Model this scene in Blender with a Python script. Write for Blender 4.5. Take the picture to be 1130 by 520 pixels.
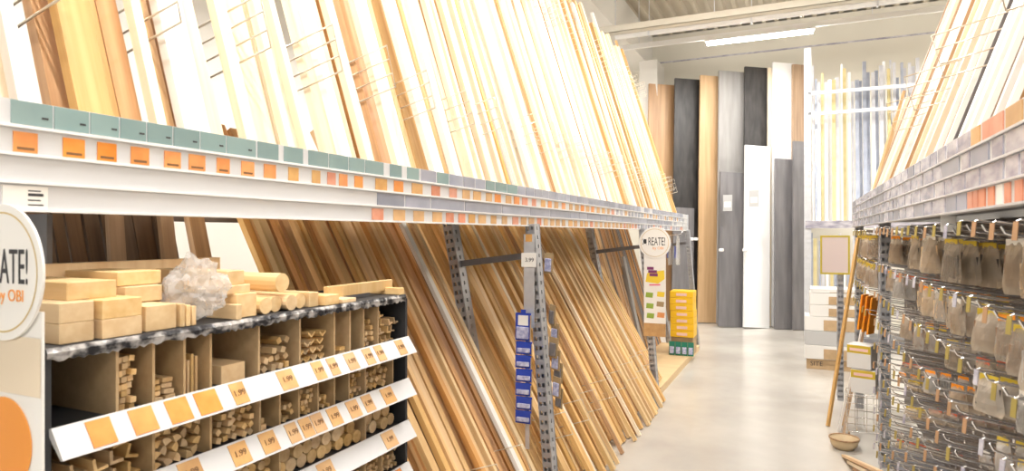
import bpy, bmesh, math, random
from mathutils import Vector, Matrix, Euler
random.seed(7)
for o in list(bpy.data.objects): bpy.data.objects.remove(o)
scn = bpy.context.scene
C = scn.collection
# ------------------------------------------------------------------ camera, world, exposure
F = 700.0; YAW = math.radians(24.4); EYE = 1.5; VPX = 882.6; HOR = 258.5
cs, sn = math.cos(YAW), math.sin(YAW)
cam = bpy.data.cameras.new('camera'); co = bpy.data.objects.new('camera', cam); C.objects.link(co)
co.location = (0, 0, EYE); co.rotation_euler = (math.pi/2, 0, YAW)
cam.sensor_width = 36; cam.lens = 36*F/1130; cam.shift_y = -1.5/1130; cam.clip_start = .02
cam.dof.use_dof = True; cam.dof.focus_distance = 4.2; cam.dof.aperture_fstop = 6.3
scn.camera = co
w = bpy.data.worlds.new('store'); scn.world = w; w.use_nodes = True
w.node_tree.nodes['Background'].inputs[0].default_value = (1, .97, .93, 1)
w.node_tree.nodes['Background'].inputs[1].default_value = 0.32
vs = scn.view_settings
vs.view_transform = 'Standard'; vs.look = 'None'; vs.gamma = 1; vs.use_curve_mapping = False; vs.exposure = 0.28
LAMP_W = 62.0      # watts of each ceiling lamp

# real-world position helpers (measured from the photograph's perspective)
def Yat(px, X): return (F*X/(cs*(px-VPX)) + X*sn)/cs
def Xat(px, Y):
    t = (px-565)/F
    return Y*(t*cs-sn)/(cs+t*sn)
def dep(X, Y): return -X*sn + Y*cs
def Zat(py, X, Y): return EYE-(py-HOR)*dep(X, Y)/F

# ------------------------------------------------------------------ materials
MT = {}
def mat(name, col, rough=.5, metal=0, **k):
    m = bpy.data.materials.new(name); m.use_nodes = True
    b = m.node_tree.nodes['Principled BSDF']
    b.inputs['Base Color'].default_value = (*col, 1); b.inputs['Roughness'].default_value = rough
    b.inputs['Metallic'].default_value = metal
    if 'alpha' in k: b.inputs['Alpha'].default_value = k['alpha']
    if 'emit' in k:
        b.inputs['Emission Color'].default_value = (*k['emit'], 1); b.inputs['Emission Strength'].default_value = k['es']
    if 'spec' in k: b.inputs['Specular IOR Level'].default_value = k['spec']
    MT[name] = m
    return m
def noisy(name, c1, c2, scale, rough=.5, metal=0, detail=4, var=0., bump=0., lo=.35, hi=.65, alpha=None):
    m = mat(name, c1, rough, metal); nt = m.node_tree; N = nt.nodes; L = nt.links
    b = N['Principled BSDF']
    tc = N.new('ShaderNodeTexCoord'); mp = N.new('ShaderNodeMapping')
    mp.inputs['Scale'].default_value = scale if isinstance(scale, tuple) else (scale,)*3
    L.new(tc.outputs['Object'], mp.inputs[0])
    oi = N.new('ShaderNodeObjectInfo')
    ml = N.new('ShaderNodeMath'); ml.operation = 'MULTIPLY'; ml.inputs[1].default_value = 37.
    L.new(oi.outputs['Random'], ml.inputs[0])
    no = N.new('ShaderNodeTexNoise'); no.noise_dimensions = '4D'
    no.inputs['Scale'].default_value = 1; no.inputs['Detail'].default_value = detail
    L.new(mp.outputs[0], no.inputs['Vector']); L.new(ml.outputs[0], no.inputs['W'])
    cr = N.new('ShaderNodeValToRGB')
    cr.color_ramp.elements[0].position = lo; cr.color_ramp.elements[0].color = (*c1, 1)
    cr.color_ramp.elements[1].position = hi; cr.color_ramp.elements[1].color = (*c2, 1)
    L.new(no.outputs['Fac'], cr.inputs[0])
    hs = N.new('ShaderNodeHueSaturation')
    L.new(cr.outputs[0], hs.inputs['Color'])
    if var:
        r = N.new('ShaderNodeMapRange'); r.inputs[3].default_value = 1-var; r.inputs[4].default_value = 1+var
        L.new(oi.outputs['Random'], r.inputs[0]); L.new(r.outputs[0], hs.inputs['Value'])
        m7 = N.new('ShaderNodeMath'); m7.operation = 'MULTIPLY'; m7.inputs[1].default_value = 7.31
        f7 = N.new('ShaderNodeMath'); f7.operation = 'FRACT'
        L.new(oi.outputs['Random'], m7.inputs[0]); L.new(m7.outputs[0], f7.inputs[0])
        r2 = N.new('ShaderNodeMapRange'); r2.inputs[3].default_value = 1-var*.9; r2.inputs[4].default_value = 1+var*.7
        L.new(f7.outputs[0], r2.inputs[0]); L.new(r2.outputs[0], hs.inputs['Saturation'])
    L.new(hs.outputs[0], b.inputs['Base Color'])
    if bump:
        bp = N.new('ShaderNodeBump'); bp.inputs['Strength'].default_value = bump; bp.inputs['Distance'].default_value = .004
        L.new(no.outputs['Fac'], bp.inputs['Height']); L.new(bp.outputs[0], b.inputs['Normal'])
    if alpha is not None: b.inputs['Alpha'].default_value = alpha
    return m
GR = (55, 55, 1.6)
noisy('pine', (.86, .72, .52), (.91, .80, .62), GR, .55, var=.10)
noisy('pine_gold', (.64, .38, .15), (.76, .50, .23), GR, .5, var=.16)
noisy('pine_red', (.52, .27, .11), (.66, .38, .17), GR, .5, var=.16)
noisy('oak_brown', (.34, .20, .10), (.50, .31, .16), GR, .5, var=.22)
noisy('pine_honey', (.72, .48, .22), (.82, .60, .32), GR, .5, var=.12)
noisy('brown_shaded', (.09, .05, .028), (.16, .095, .05), GR, .5, var=.25)  # wood colour darkened to paint in the shade behind the bin unit
noisy('primed_white', (.82, .80, .76), (.88, .86, .82), GR, .45, var=.06)
noisy('block_wood', (.72, .48, .23), (.82, .60, .33), (40, 40, 3), .55, var=.14)
noisy('stick_wood', (.66, .43, .20), (.80, .57, .30), (60, 60, 4), .55, var=.20)
noisy('mdf', (.50, .34, .18), (.56, .39, .21), 60, .7, var=.05)
noisy('platform_wood', (.66, .47, .25), (.74, .55, .31), (2, 40, 40), .5)
noisy('steel', (.42, .43, .46), (.50, .51, .54), 8, .38, .55)
noisy('steel_dark', (.19, .19, .21), (.25, .25, .27), 8, .45, .4)
noisy('galv', (.66, .68, .72), (.76, .78, .82), 14, .35, .5)
mat('chrome', (.78, .76, .74), .22, .95)
mat('wire', (.72, .64, .52), .3, .7)
mat('white_paint', (.82, .82, .82), .4)
mat('rail_white', (.64, .64, .65), .32)
noisy('sleeve', (.30, .29, .37), (.62, .60, .65), (9, 9, 30), .18, detail=3, var=.08)
noisy('card_teal', (.20, .30, .30), (.25, .35, .34), 6, .35, var=.08)
noisy('card_grey', (.27, .29, .36), (.38, .39, .46), 6, .3, var=.15)
noisy('tag_orange', (.74, .26, .06), (.82, .34, .09), 20, .4, var=.08)
noisy('tag_tan', (.56, .31, .12), (.66, .40, .17), 20, .4, var=.12)
noisy('tag_red', (.62, .22, .12), (.72, .32, .20), 20, .4, var=.12)
mat('print_dark', (.035, .035, .04), .5)
mat('print_brown', (.20, .10, .04), .5)
mat('print_orange', (.85, .32, .05), .5)
mat('gold', (.62, .45, .16), .4)
mat('sign_white', (.86, .84, .80), .4)
mat('sign_cream', (.78, .66, .50), .5)
mat('black_panel', (.022, .022, .025), .5)
mat('charcoal', (.035, .036, .04), .55)
noisy('foil', (.03, .03, .035), (.55, .53, .52), (45, 30, 45), .3, .3, lo=.45, hi=.62)
noisy('concrete', (.46, .43, .39), (.58, .55, .50), 1.4, .22, detail=8)
noisy('plaster', (.68, .65, .57), (.72, .69, .61), 1.0, .8)
noisy('plaster_white', (.74, .72, .68), (.78, .76, .72), 1.0, .7)
noisy('deck_metal', (.52, .47, .38), (.58, .52, .42), 2, .5)
noisy('lam_oak', (.42, .24, .12), (.58, .36, .19), (16, 16, .9), .45)
noisy('lam_oak_light', (.55, .35, .18), (.68, .46, .26), (16, 16, .9), .45)
noisy('lam_grey', (.27, .26, .25), (.35, .34, .33), (10, 10, 1.2), .5)
noisy('lam_dark', (.022, .021, .021), (.05, .046, .045), (12, 12, 3), .45)
noisy('lam_slate', (.14, .135, .14), (.20, .19, .195), (12, 12, 1.5), .45)
mat('lam_white', (.86, .86, .86), .35)
mat('edge_pale', (.70, .55, .36), .5)
mat('edge_black', (.03, .028, .026), .5)
noisy('slatwall', (.085, .066, .052), (.115, .092, .075), 6, .5)
noisy('plastic_bag', (.46, .38, .29), (.66, .58, .48), (16, 16, 10), .1, detail=2, var=.25, bump=.4, lo=.32, hi=.7, alpha=.5)
noisy('plastic_bag_clear', (.60, .57, .53), (.82, .80, .76), (16, 16, 10), .08, detail=2, var=.2, bump=.4, lo=.32, hi=.7, alpha=.42)
noisy('film', (.72, .70, .69), (.9, .88, .86), 26, .08, detail=6, bump=1., alpha=.32)
mat('header_yellow', (.62, .45, .04), .4)
mat('flap_olive', (.36, .28, .08), .45)
mat('flap_tan', (.44, .26, .14), .45)
mat('header_red', (.62, .12, .05), .4)
mat('header_white', (.75, .72, .66), .4)
mat('header_orange', (.86, .30, .02), .4)
mat('pack_blue', (.02, .06, .42), .3)
noisy('pack_window', (.30, .32, .55), (.62, .64, .80), 50, .2)
mat('pack_tan', (.42, .30, .16), .5)
mat('box_yellow', (.86, .52, .02), .4)
mat('label_pink', (.82, .55, .50), .5)
mat('pack_green', (.02, .20, .13), .35)
mat('box_white', (.72, .71, .69), .5)
noisy('cardboard', (.42, .29, .16), (.50, .35, .20), 12, .75)
mat('box_grey', (.45, .45, .45), .5)
mat('frame_yellow', (.62, .50, .06), .4)
mat('poster_pink', (.80, .68, .66), .4)
mat('splash_yellow', (.86, .62, .05), .5)
mat('splash_purple', (.22, .05, .16), .5)
mat('splash_pink', (.82, .20, .30), .5)
mat('splash_green', (.30, .42, .06), .5)
mat('bowl_wood', (.60, .46, .28), .5)
mat('tube', (1, 1, 1), .5, emit=(1, .97, .92), es=52.)
noisy('alu_a', (.62, .63, .68), (.74, .75, .80), 9, .3, .6)
noisy('alu_b', (.36, .40, .50), (.46, .50, .60), 9, .3, .6)
noisy('alu_c', (.62, .52, .25), (.72, .62, .34), 9, .35, .4)

# ------------------------------------------------------------------ mesh helpers
_cache = {}
def setmat(me, *ms):
    for m in ms: me.materials.append(MT[m])
    return me
def finish(bm, name, m, smooth=False):
    bmesh.ops.recalc_face_normals(bm, faces=bm.faces)
    me = bpy.data.meshes.new(name); bm.to_mesh(me); bm.free()
    if smooth:
        for p in me.polygons: p.use_smooth = True
    return setmat(me, m)
def bbox_add(bm, x0, x1, y0, y1, z0, z1):
    v = [bm.verts.new((x, y, z)) for x in (x0, x1) for y in (y0, y1) for z in (z0, z1)]
    for f in ((0,1,3,2), (4,6,7,5), (0,4,5,1), (2,3,7,6), (0,2,6,4), (1,5,7,3)): bm.faces.new([v[i] for i in f])
def rnd(*a): return tuple(round(x, 4) for x in a)
def boxm(x0, x1, y0, y1, z0, z1, m, bev=0):
    k = ('box',)+rnd(x0, x1, y0, y1, z0, z1)+(m, bev)
    if k in _cache: return _cache[k]
    bm = bmesh.new(); bbox_add(bm, x0, x1, y0, y1, z0, z1)
    if bev: bmesh.ops.bevel(bm, geom=list(bm.edges), offset=bev, segments=1, affect='EDGES')
    _cache[k] = finish(bm, 'box', m); return _cache[k]
def cbox(sx, sy, sz, m, bev=0):        # centred in x,y with its foot at z=0
    return boxm(-sx/2, sx/2, -sy/2, sy/2, 0, sz, m, bev)
def profm(pts, L, m, key=None):        # closed outline in x,y pulled along z
    k = ('prof', key, round(L, 3), m)
    if key and k in _cache: return _cache[k]
    bm = bmesh.new()
    a = [bm.verts.new((x, y, 0)) for x, y in pts]; b = [bm.verts.new((x, y, L)) for x, y in pts]
    n = len(pts)
    bm.faces.new(a[::-1]); bm.faces.new(b)
    for i in range(n): bm.faces.new((a[i], a[(i+1) % n], b[(i+1) % n], b[i]))
    me = finish(bm, 'profile', m)
    if key: _cache[k] = me
    return me
def circ(r, n=14): return [(r*math.cos(2*math.pi*i/n), r*math.sin(2*math.pi*i/n)) for i in range(n)]
def tube_add(bm, pts, r, n=6, closed=False):
    pts = [Vector(p) for p in pts]; rings = []
    for i, p in enumerate(pts):
        if closed: t = pts[(i+1) % len(pts)]-pts[i-1]
        else: t = pts[min(i+1, len(pts)-1)]-pts[max(i-1, 0)]
        t.normalize(); u = Vector((0, 0, 1)) if abs(t.z) < .9 else Vector((0, 1, 0))
        a = t.cross(u).normalized(); b = t.cross(a)
        rings.append([bm.verts.new(p+(a*math.cos(2*math.pi*k/n)+b*math.sin(2*math.pi*k/n))*r) for k in range(n)])
    m = len(rings)
    for i in range(m if closed else m-1):
        A, B = rings[i], rings[(i+1) % m]
        for k in range(n): bm.faces.new((A[k], A[(k+1) % n], B[(k+1) % n], B[k]))
    if not closed: bm.faces.new(rings[0][::-1]); bm.faces.new(rings[-1])
def tubem(paths, r, m, n=6, closed=False):
    bm = bmesh.new()
    for p in paths: tube_add(bm, p, r, n, closed)
    return finish(bm, 'tube', m, True)
def lathe(prof, m, n=24):
    bm = bmesh.new(); rings = []
    for r, z in prof: rings.append([bm.verts.new((max(r, 1e-4)*math.cos(2*math.pi*k/n), max(r, 1e-4)*math.sin(2*math.pi*k/n), z)) for k in range(n)])
    for A, B in zip(rings, rings[1:]):
        for k in range(n): bm.faces.new((A[k], A[(k+1) % n], B[(k+1) % n], B[k]))
    return finish(bm, 'lathe', m, True)
_txt = {}
def textm(s, size, m, ext=.0004):
    k = (s, size, m)
    if k in _txt: return _txt[k]
    cu = bpy.data.curves.new('text', 'FONT'); cu.body = s; cu.size = size; cu.align_x = 'CENTER'; cu.align_y = 'CENTER'; cu.extrude = ext
    ob = bpy.data.objects.new('text', cu); C.objects.link(ob)
    me = bpy.data.meshes.new_from_object(ob.evaluated_get(bpy.context.evaluated_depsgraph_get()))
    bpy.data.objects.remove(ob); me.materials.clear(); setmat(me, m); _txt[k] = me
    return me
def perf(width, length, side, m, pitch=.05, hole=.016, hh=.022):   # steel channel with real punched holes, solid back added to darken them, along z
    k = ('perf',)+rnd(width, length, side, pitch, hole)+(m,)
    if k in _cache: return _cache[k]
    bm = bmesh.new()
    def strip(fn, wd, cols):
        xs = [0]
        for c in cols: xs += [c-hole/2, c+hole/2]
        xs.append(wd)
        zs = [0]; z = pitch*.5
        while z+hh < length: zs += [z, z+hh]; z += pitch
        zs.append(length)
        V = [[bm.verts.new(fn(x, z)) for x in xs] for z in zs]
        for j in range(len(zs)-1):
            for i in range(len(xs)-1):
                if j % 2 == 1 and i % 2 == 1: continue
                bm.faces.new((V[j][i], V[j][i+1], V[j+1][i+1], V[j+1][i]))
    strip(lambda x, z: (x-width/2, -side/2, z), width, [width*.28, width*.72])
    strip(lambda x, z: (-width/2, x-side/2, z), side, [side*.5])
    strip(lambda x, z: (width/2, x-side/2, z), side, [side*.5])
    bm.faces.new([bm.verts.new(p) for p in ((-width/2, side/2, 0), (width/2, side/2, 0), (width/2, side/2, length), (-width/2, side/2, length))])
    bmesh.ops.remove_doubles(bm, verts=bm.verts, dist=1e-5)
    bmesh.ops.recalc_face_normals(bm, faces=bm.faces)
    g = bmesh.ops.solidify(bm, geom=list(bm.faces), thickness=.003)
    _cache[k] = finish(bm, 'perforated', m); return _cache[k]

# ------------------------------------------------------------------ object helpers
def ob(name, me, parent=None, loc=(0,0,0), rot=(0,0,0)):
    o = bpy.data.objects.new(name, me); C.objects.link(o)
    o.location = loc; o.rotation_euler = rot
    if parent is not None: o.parent = parent
    return o
def tag(o, label, cat, group=None, kind=None):
    o['label'] = label; o['category'] = cat
    if group: o['group'] = group
    if kind: o['kind'] = kind
    return o
def thing(name, label, cat, loc=(0,0,0), rot=(0,0,0), group=None):
    o = bpy.data.objects.new(name, None); C.objects.link(o); o.empty_display_size = .05
    o.location = loc; o.rotation_euler = rot
    return tag(o, label, cat, group)
def aim(o, a, b):                      # put local z of o from a to b
    d = Vector(b)-Vector(a); o.location = a; o.rotation_euler = d.to_track_quat('Z', 'Y').to_euler()
    return o
U = random.uniform

# ================================================================== THE HALL
tag(ob('floor', boxm(-7, 5, -6, 12.2, -.1, 0, 'concrete')), 'polished pale grey concrete floor of the aisle', 'floor', kind='structure')
tag(ob('wall_back', boxm(-7, 5, 11.95, 12.15, 0, 5.2, 'plaster')), 'cream plastered end wall behind the leaning panels', 'wall', kind='structure')
tag(ob('wall_left', boxm(-7, -6.8, -6, 11.95, 0, 5.2, 'plaster_white')), 'white store wall beyond the left timber rack', 'wall', kind='structure')
tag(ob('wall_right', boxm(4.8, 5, -6, 11.95, 0, 5.2, 'plaster')), 'cream store wall beyond the right rack', 'wall', kind='structure')
tag(ob('trim_1', boxm(-2.5, 4.8, 11.935, 11.95, 4.69, 4.715, 'sleeve')), 'thin grey joint line running along the end wall', 'trim', kind='structure')
bm = bmesh.new(); n = 100; x = -7.
prof = []
while x < 5:
    prof += [(x, 5.2), (x+.06, 5.2), (x+.08, 5.26), (x+.18, 5.26), (x+.2, 5.2)]; x += .2
a = [bm.verts.new((x, -6, z)) for x, z in prof]; b = [bm.verts.new((x, 12.2, z)) for x, z in prof]
for i in range(len(prof)-1):
    if prof[i+1][0]-prof[i][0] > 1e-6: bm.faces.new((a[i], a[i+1], b[i+1], b[i]))
tag(ob('ceiling', finish(bm, 'ceiling', 'deck_metal')), 'cream corrugated metal deck roof high above the aisle', 'ceiling', kind='structure')
tag(ob('trim_2', boxm(-3.1, -2.52, -6, 11.95, 4.6, 5.2, 'plaster_white')), 'long white concrete roof beam above the left rack', 'beam', kind='structure')
tag(ob('trim_3', boxm(-2.62, -2.3, 11.3, 11.95, 0, 4.6, 'plaster_white')), 'white concrete column in the corner of the end wall', 'column', kind='structure')
tag(ob('baseboard_back', boxm(-2.3, .6, 11.62, 11.66, 0, .06, 'plaster_white')), 'low pale kerb in front of the end wall', 'kerb', kind='structure')

# ceiling services, running across the aisle
t = thing('cable_tray', 'cream perforated cable tray hung nearest under the roof deck', 'cable tray', (0, 8.5, 4.25))
bm = bmesh.new(); bbox_add(bm, -2.5, 3, -.07, .07, 0, .006); bbox_add(bm, -2.5, 3, -.07, -.064, 0, .09); bbox_add(bm, -2.5, 3, .064, .07, 0, .09)
ob('tray', finish(bm, 'tray', 'plaster'), t)
for x in (-2.3, -1.0, .4, 1.8): ob('hanger', boxm(x-.006, x+.006, -.006, .006, .0, .95, 'galv'), t)
t = thing('conduit_pipe', 'white round conduit between the cable tray and the lamp trunking', 'pipe', (0, 9.25, 4.44))
p = ob('pipe', profm(circ(.045, 12), 5.5, 'white_paint'), t, (-2.5, 0, 0), (0, math.pi/2, 0))
for x in (-2.0, -.6, .9, 2.3): ob('clamp', boxm(x-.012, x+.012, -.05, .05, -.05, .05, 'galv'), t)
for x in (-2.0, -.6, .9, 2.3): ob('hanger', boxm(x-.005, x+.005, -.005, .005, .05, .76, 'galv'), t)
def lamp(Y, xs, z, label_trunk, vis):
    t = thing('lamp_trunking', label_trunk, 'trunking', (0, Y, z))
    ob('trunk', boxm(-6.2, 4.2, -.03, .03, 0, .07, 'white_paint'), t)
    for x in (-5, -2.3, .9, 3.4): ob('hanger', boxm(x-.005, x+.005, -.005, .005, .07, 5.2-z, 'galv'), t)
    for i, x in enumerate(xs):
        l = thing('strip_light', vis[i], 'lamp', (x, Y, z), group='strip lights under the roof')
        ob('housing', boxm(-.74, .74, -.05, .05, -.035, 0, 'white_paint'), l)
        ob('diffuser', boxm(-.72, .72, -.045, .045, -.075, -.035, 'tube'), l)
        ld = bpy.data.lights.new('strip_light_lamp', 'AREA'); ld.shape = 'RECTANGLE'; ld.size = 1.44; ld.size_y = .09
        ld.energy = LAMP_W; ld.color = (1, .97, .93)
        lo = bpy.data.objects.new('strip_light_lamp', ld); C.objects.link(lo); lo.parent = l; lo.location = (0, 0, -.078)
for k, Y in enumerate((-3.2, 0.4, 3.4, 6.6)):
    lamp(Y, (-4.6, -.55, 2.9), 4.42, 'white lamp trunking across the ceiling, overhead row %s from the camera' % ('behind', 'nearest', 'second', 'third')[k],
         ['strip light, %s overhead row, %s' % (('rear', 'first', 'second', 'third')[k], s)
          for s in ('over the neighbouring left aisle', 'over this aisle', 'over the right rack')])
lamp(9.9, (-4.6, -.55, 2.9), 4.42, 'white lamp trunking in front of the end wall carrying the lit strip light',
     ['fluorescent strip light by the end wall, over the neighbouring left aisle', 'bright fluorescent strip light hanging in view before the end wall', 'fluorescent strip light by the end wall, over the right rack'])

# ================================================================== LEFT TIMBER RACK
XB = -1.35                              # aisle face of the left beam
ZB0, ZB1 = 1.543, 1.755
rack = thing('timber_rack', 'long two-tier grey steel rack of leaning timber on the left, with printed shelf rail', 'rack', (-1.6, 0, 0))
def rp(name, me, loc=(0,0,0), rot=(0,0,0), par=None):
    o = ob(name, me, par or rack, (loc[0]+1.6, loc[1], loc[2]) if par is None else loc, rot); return o
POSTS = (.45, 3.22, 5.9, 8.5)
for y in POSTS:
    p = rp('front_post', perf(.055, 1.56, .075, 'steel'), (-1.215, y, 0), (0, -.0795, 0))
    L = 4.1
    q = rp('rear_post', perf(.06, L, .075, 'steel'), (-1.56, y, 0), (0, -math.atan(.19), 0))
    for z0, z1 in ((1.385, 1.325),):
        a = (-1.215-.0797*z0, y, z0); b = (-1.56-.19*z1, y, z1)
        br = rp('brace', cbox(.012, .035, (Vector(b)-Vector(a)).length, 'steel_dark')); aim(br, (a[0]+1.6-.02, a[1], a[2]), (b[0]+1.6, b[1], b[2]))
    aa = (-1.33+1.6, y+.045, 1.5); bb = (-1.75+1.6, y+.045, 1.15)
rp('shelf_deck', boxm(-1.88, XB-.03, .3, 8.55, 1.585, 1.625, 'steel_dark'))
rp('rear_rail', boxm(-2.36, -2.31, .3, 8.55, 3.5, 3.58, 'steel_dark'))
rp('rear_rail', boxm(-2.28, -2.24, .3, 8.55, 1.55, 1.61, 'steel_dark'))
rp('bracket_plate', boxm(-1.62, -1.53, .86, .872, 1.30, 1.545, 'steel_dark'))
# stepped beam of four printed rails
beam = rp('shelf_beam', boxm(XB-.03, XB-.004, .0, 8.56, ZB0, ZB1, 'rail_white'))
RH = (ZB1-ZB0)/4
for i in range(4):
    z = ZB0+i*RH
    rl = ob('price_rail', boxm(XB-.004, XB, .0, 8.56, z+.004, z+RH, 'rail_white'), beam)
    ob('rail_lip', boxm(XB, XB+.007, .0, 8.56, z, z+.006, 'white_paint'), beam)
rp('beam_end', boxm(XB-.03, XB+.007, 8.56, 8.60, ZB0, ZB1, 'galv'))
def card(y0, y1, row, m, name, ins=.005):
    z = ZB0+row*RH
    return ob(name, boxm(XB-.001, XB+.0025, y0, y1, z+.007, z+RH-ins, m), beam)
def pxs(a, b, X=XB): return Yat(a, X), Yat(b, X)
# top row of information cards
for a, b in ((11,58), (59,98), (99,131), (132,161), (162,190), (191,220), (221,249), (250,282), (284,307), (313,334), (340,362), (363,384), (385,402), (403,423), (430,443), (449,462)):
    y0, y1 = pxs(a, b); c = card(y0+.001, y1-.001, 3, 'card_teal', 'info_card', .001)
    if b < 300:
        u = y0+(y1-y0)*.72; ob('print_line', boxm(XB+.0025, XB+.003, u, u+.012, ZB0+3*RH+.022, ZB0+3*RH+.026, 'print_dark'), beam)
# second row, orange price tags of the near bay
for a, b, m in ((14,41,'tag_orange'), (69,93,'tag_orange'), (107,128,'tag_orange'), (144,164,'tag_orange'), (181,199,'tag_orange'), (208,226,'tag_orange'), (239,253,'tag_orange'),
             (266,280,'tag_orange'), (291,304,'tag_orange'), (318,329,'tag_tan'), (344,353,'tag_tan'), (361,370,'tag_red'), (374,383,'tag_orange'), (391,400,'tag_orange')):
    y0, y1 = pxs(a, b); card(y0, y1, 2, m, 'price_tag', .007)
    if b < 300: ob('print_line', boxm(XB+.0025, XB+.003, y0+.006, y1-.006, ZB0+2*RH+.012, ZB0+2*RH+.017, 'print_brown'), beam)
# the farther rails: four full rows
y = 2.115
while y < 8.2:
    wd = U(.10, .16)
    if random.random() < .9: card(y, y+wd-.012, 3, random.choice(['card_teal','card_grey','card_grey']) if y < 3.2 else 'card_grey', 'info_card', .001)
    y += wd
y = 1.82
while y < 8.2:
    wd = U(.055, .075); gap = U(.03, .085)
    card(y, y+wd, 2, random.choice(['tag_tan','tag_tan','tag_orange','tag_red'] if y < 5 else ['tag_tan','sleeve','card_grey']), 'price_tag', .006); y += wd+gap
y = 1.83
while y < 8.2:
    wd = U(.14, .42)
    if y < 7.2 or random.random() < .6: card(y, min(y+wd-.012, 8.2), 1, 'card_grey', 'info_card', .004)
    y += wd
y = 1.8
while y < 8.2:
    wd = U(.055, .075); gap = U(.03, .07)
    card(y, y+wd, 0, random.choice(['tag_tan','tag_tan','tag_red'] if y < 5.5 else ['tag_red','sleeve','card_grey']), 'price_tag', .006); y += wd+gap
y0, y1 = pxs(2, 52); c = ob('notice_sticker', boxm(XB-.001, XB+.003, y0, y1, ZB0+.005, ZB0+RH-.004, 'sign_white'), beam)
for j in range(4):
    ob('print_line', boxm(XB+.003, XB+.0034, Yat(30, XB), Yat(47-(j % 2)*3, XB), ZB0+.012+j*.009, ZB0+.0145+j*.009+(.003 if j == 2 else 0), 'print_dark'), beam)

# wire dividers poking out between the boards
bm = bmesh.new()
tube_add(bm, [(-.28,0,0), (0,0,0), (0,0,.17), (-.28,0,.17)], .0035); tube_add(bm, [(-.28,0,.055), (0,0,.055)], .003); tube_add(bm, [(-.28,0,.115), (0,0,.115)], .003)
divider = finish(bm, 'divider', 'wire', True)
bm = bmesh.new(); tube_add(bm, [(-.22,0,0), (0,0,0), (0,0,.13), (-.22,0,.13)], .003)
divider_low = finish(bm, 'divider_low', 'wire', True)
SU, FU, ZU = .32, -1.40, 1.63           # upper tier: lean, foot line, shelf height
SL, FL = .565, -1.10                    # lower tier
DIV_U = []
y = .62
while y < 8.4:
    if min(abs(y-p) for p in POSTS) > .09:
        DIV_U.append(y)
        z = 2.05+U(-.03, .03); rp('divider', divider, (FU-SU*(z+.1-ZU)+.145, y, z), (0, -.25, 0))
        if y > 3.4:
            z = 3.3+U(-.05, .05); rp('divider', divider, (FU-SU*(z-ZU)+.14, y, z), (0, -.25, 0))
    y += U(.22, .36) if y < 4 else U(.16, .3)
DIV_L = []
y = 2.2
while y < 5.8:
    if min(abs(y-p) for p in POSTS) > .12:
        DIV_L.append(y); rp('divider', divider_low, (FL-SL*.42+.16, y, .36), (0, -.35, 0))
    y += U(.26, .36)

# ---- boards
def lean_board(name, label, group, Y, foot, slope, z0, wy, t, L, m, roll=0., cat='timber', layer=0., side=-1):
    me = cbox(t, wy, L, m)
    th = math.atan(slope)
    lift = t/2*math.sin(th)+wy/2*abs(math.sin(roll))+.0005
    # 'layer' moves the board back along its own normal
    X = foot+side*layer/math.cos(th)
    o = ob(name, me, None, (X, Y, z0+lift), (roll, side*th, 0))
    return tag(o, label, cat, group)
ORD = ('first second third fourth fifth sixth seventh eighth ninth tenth eleventh twelfth thirteenth fourteenth fifteenth sixteenth '
       'seventeenth eighteenth nineteenth twentieth').split()
ORD += ['twenty-'+o_ for o_ in ORD[:9]]+['thirtieth']+['thirty-'+o_ for o_ in ORD[:9]]+['fortieth']+['forty-'+o_ for o_ in ORD[:9]]+['fiftieth']
def bayname(y): return 'nearest' if y < 3.22 else ('middle' if y < 5.9 else 'far')
KW = {'pine_honey': 'honey pine', 'brown_shaded': 'shade-darkened brown', 'pine': 'pale pine', 'pine_gold': 'golden pine', 'pine_red': 'reddish tan', 'oak_brown': 'dark brown', 'primed_white': 'white primed', 'lam_slate': 'slate grey'}
_cnt = {}
def board_label(m, wy, y, tier, row):
    k = 'batten' if wy < .05 else 'plank'
    key = (tier, row, bayname(y)); _cnt[key] = _cnt.get(key, 0)+1
    return 'timber_'+k, '%s %s, %s %s board in the %s bay of the %s' % (KW[m], k, ORD[min(49, _cnt[key]-1)], 'forward' if row == 'f' else 'rear', bayname(y), tier), \
        '%s %ss in the %s, %s bay' % (KW[m], k, tier, bayname(y))
def place_y(y, wy, divs, pad):          # move a board on until it clears posts and wire dividers
    for _ in range(8):
        hit = False
        for p in POSTS:
            if abs(y+wy/2-p) < wy/2+pad: y = p+pad+.001; hit = True
        for d in divs:
            if abs(y+wy/2-d) < wy/2+.006: y = d+.0065; hit = True
        if not hit: break
    return y
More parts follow.
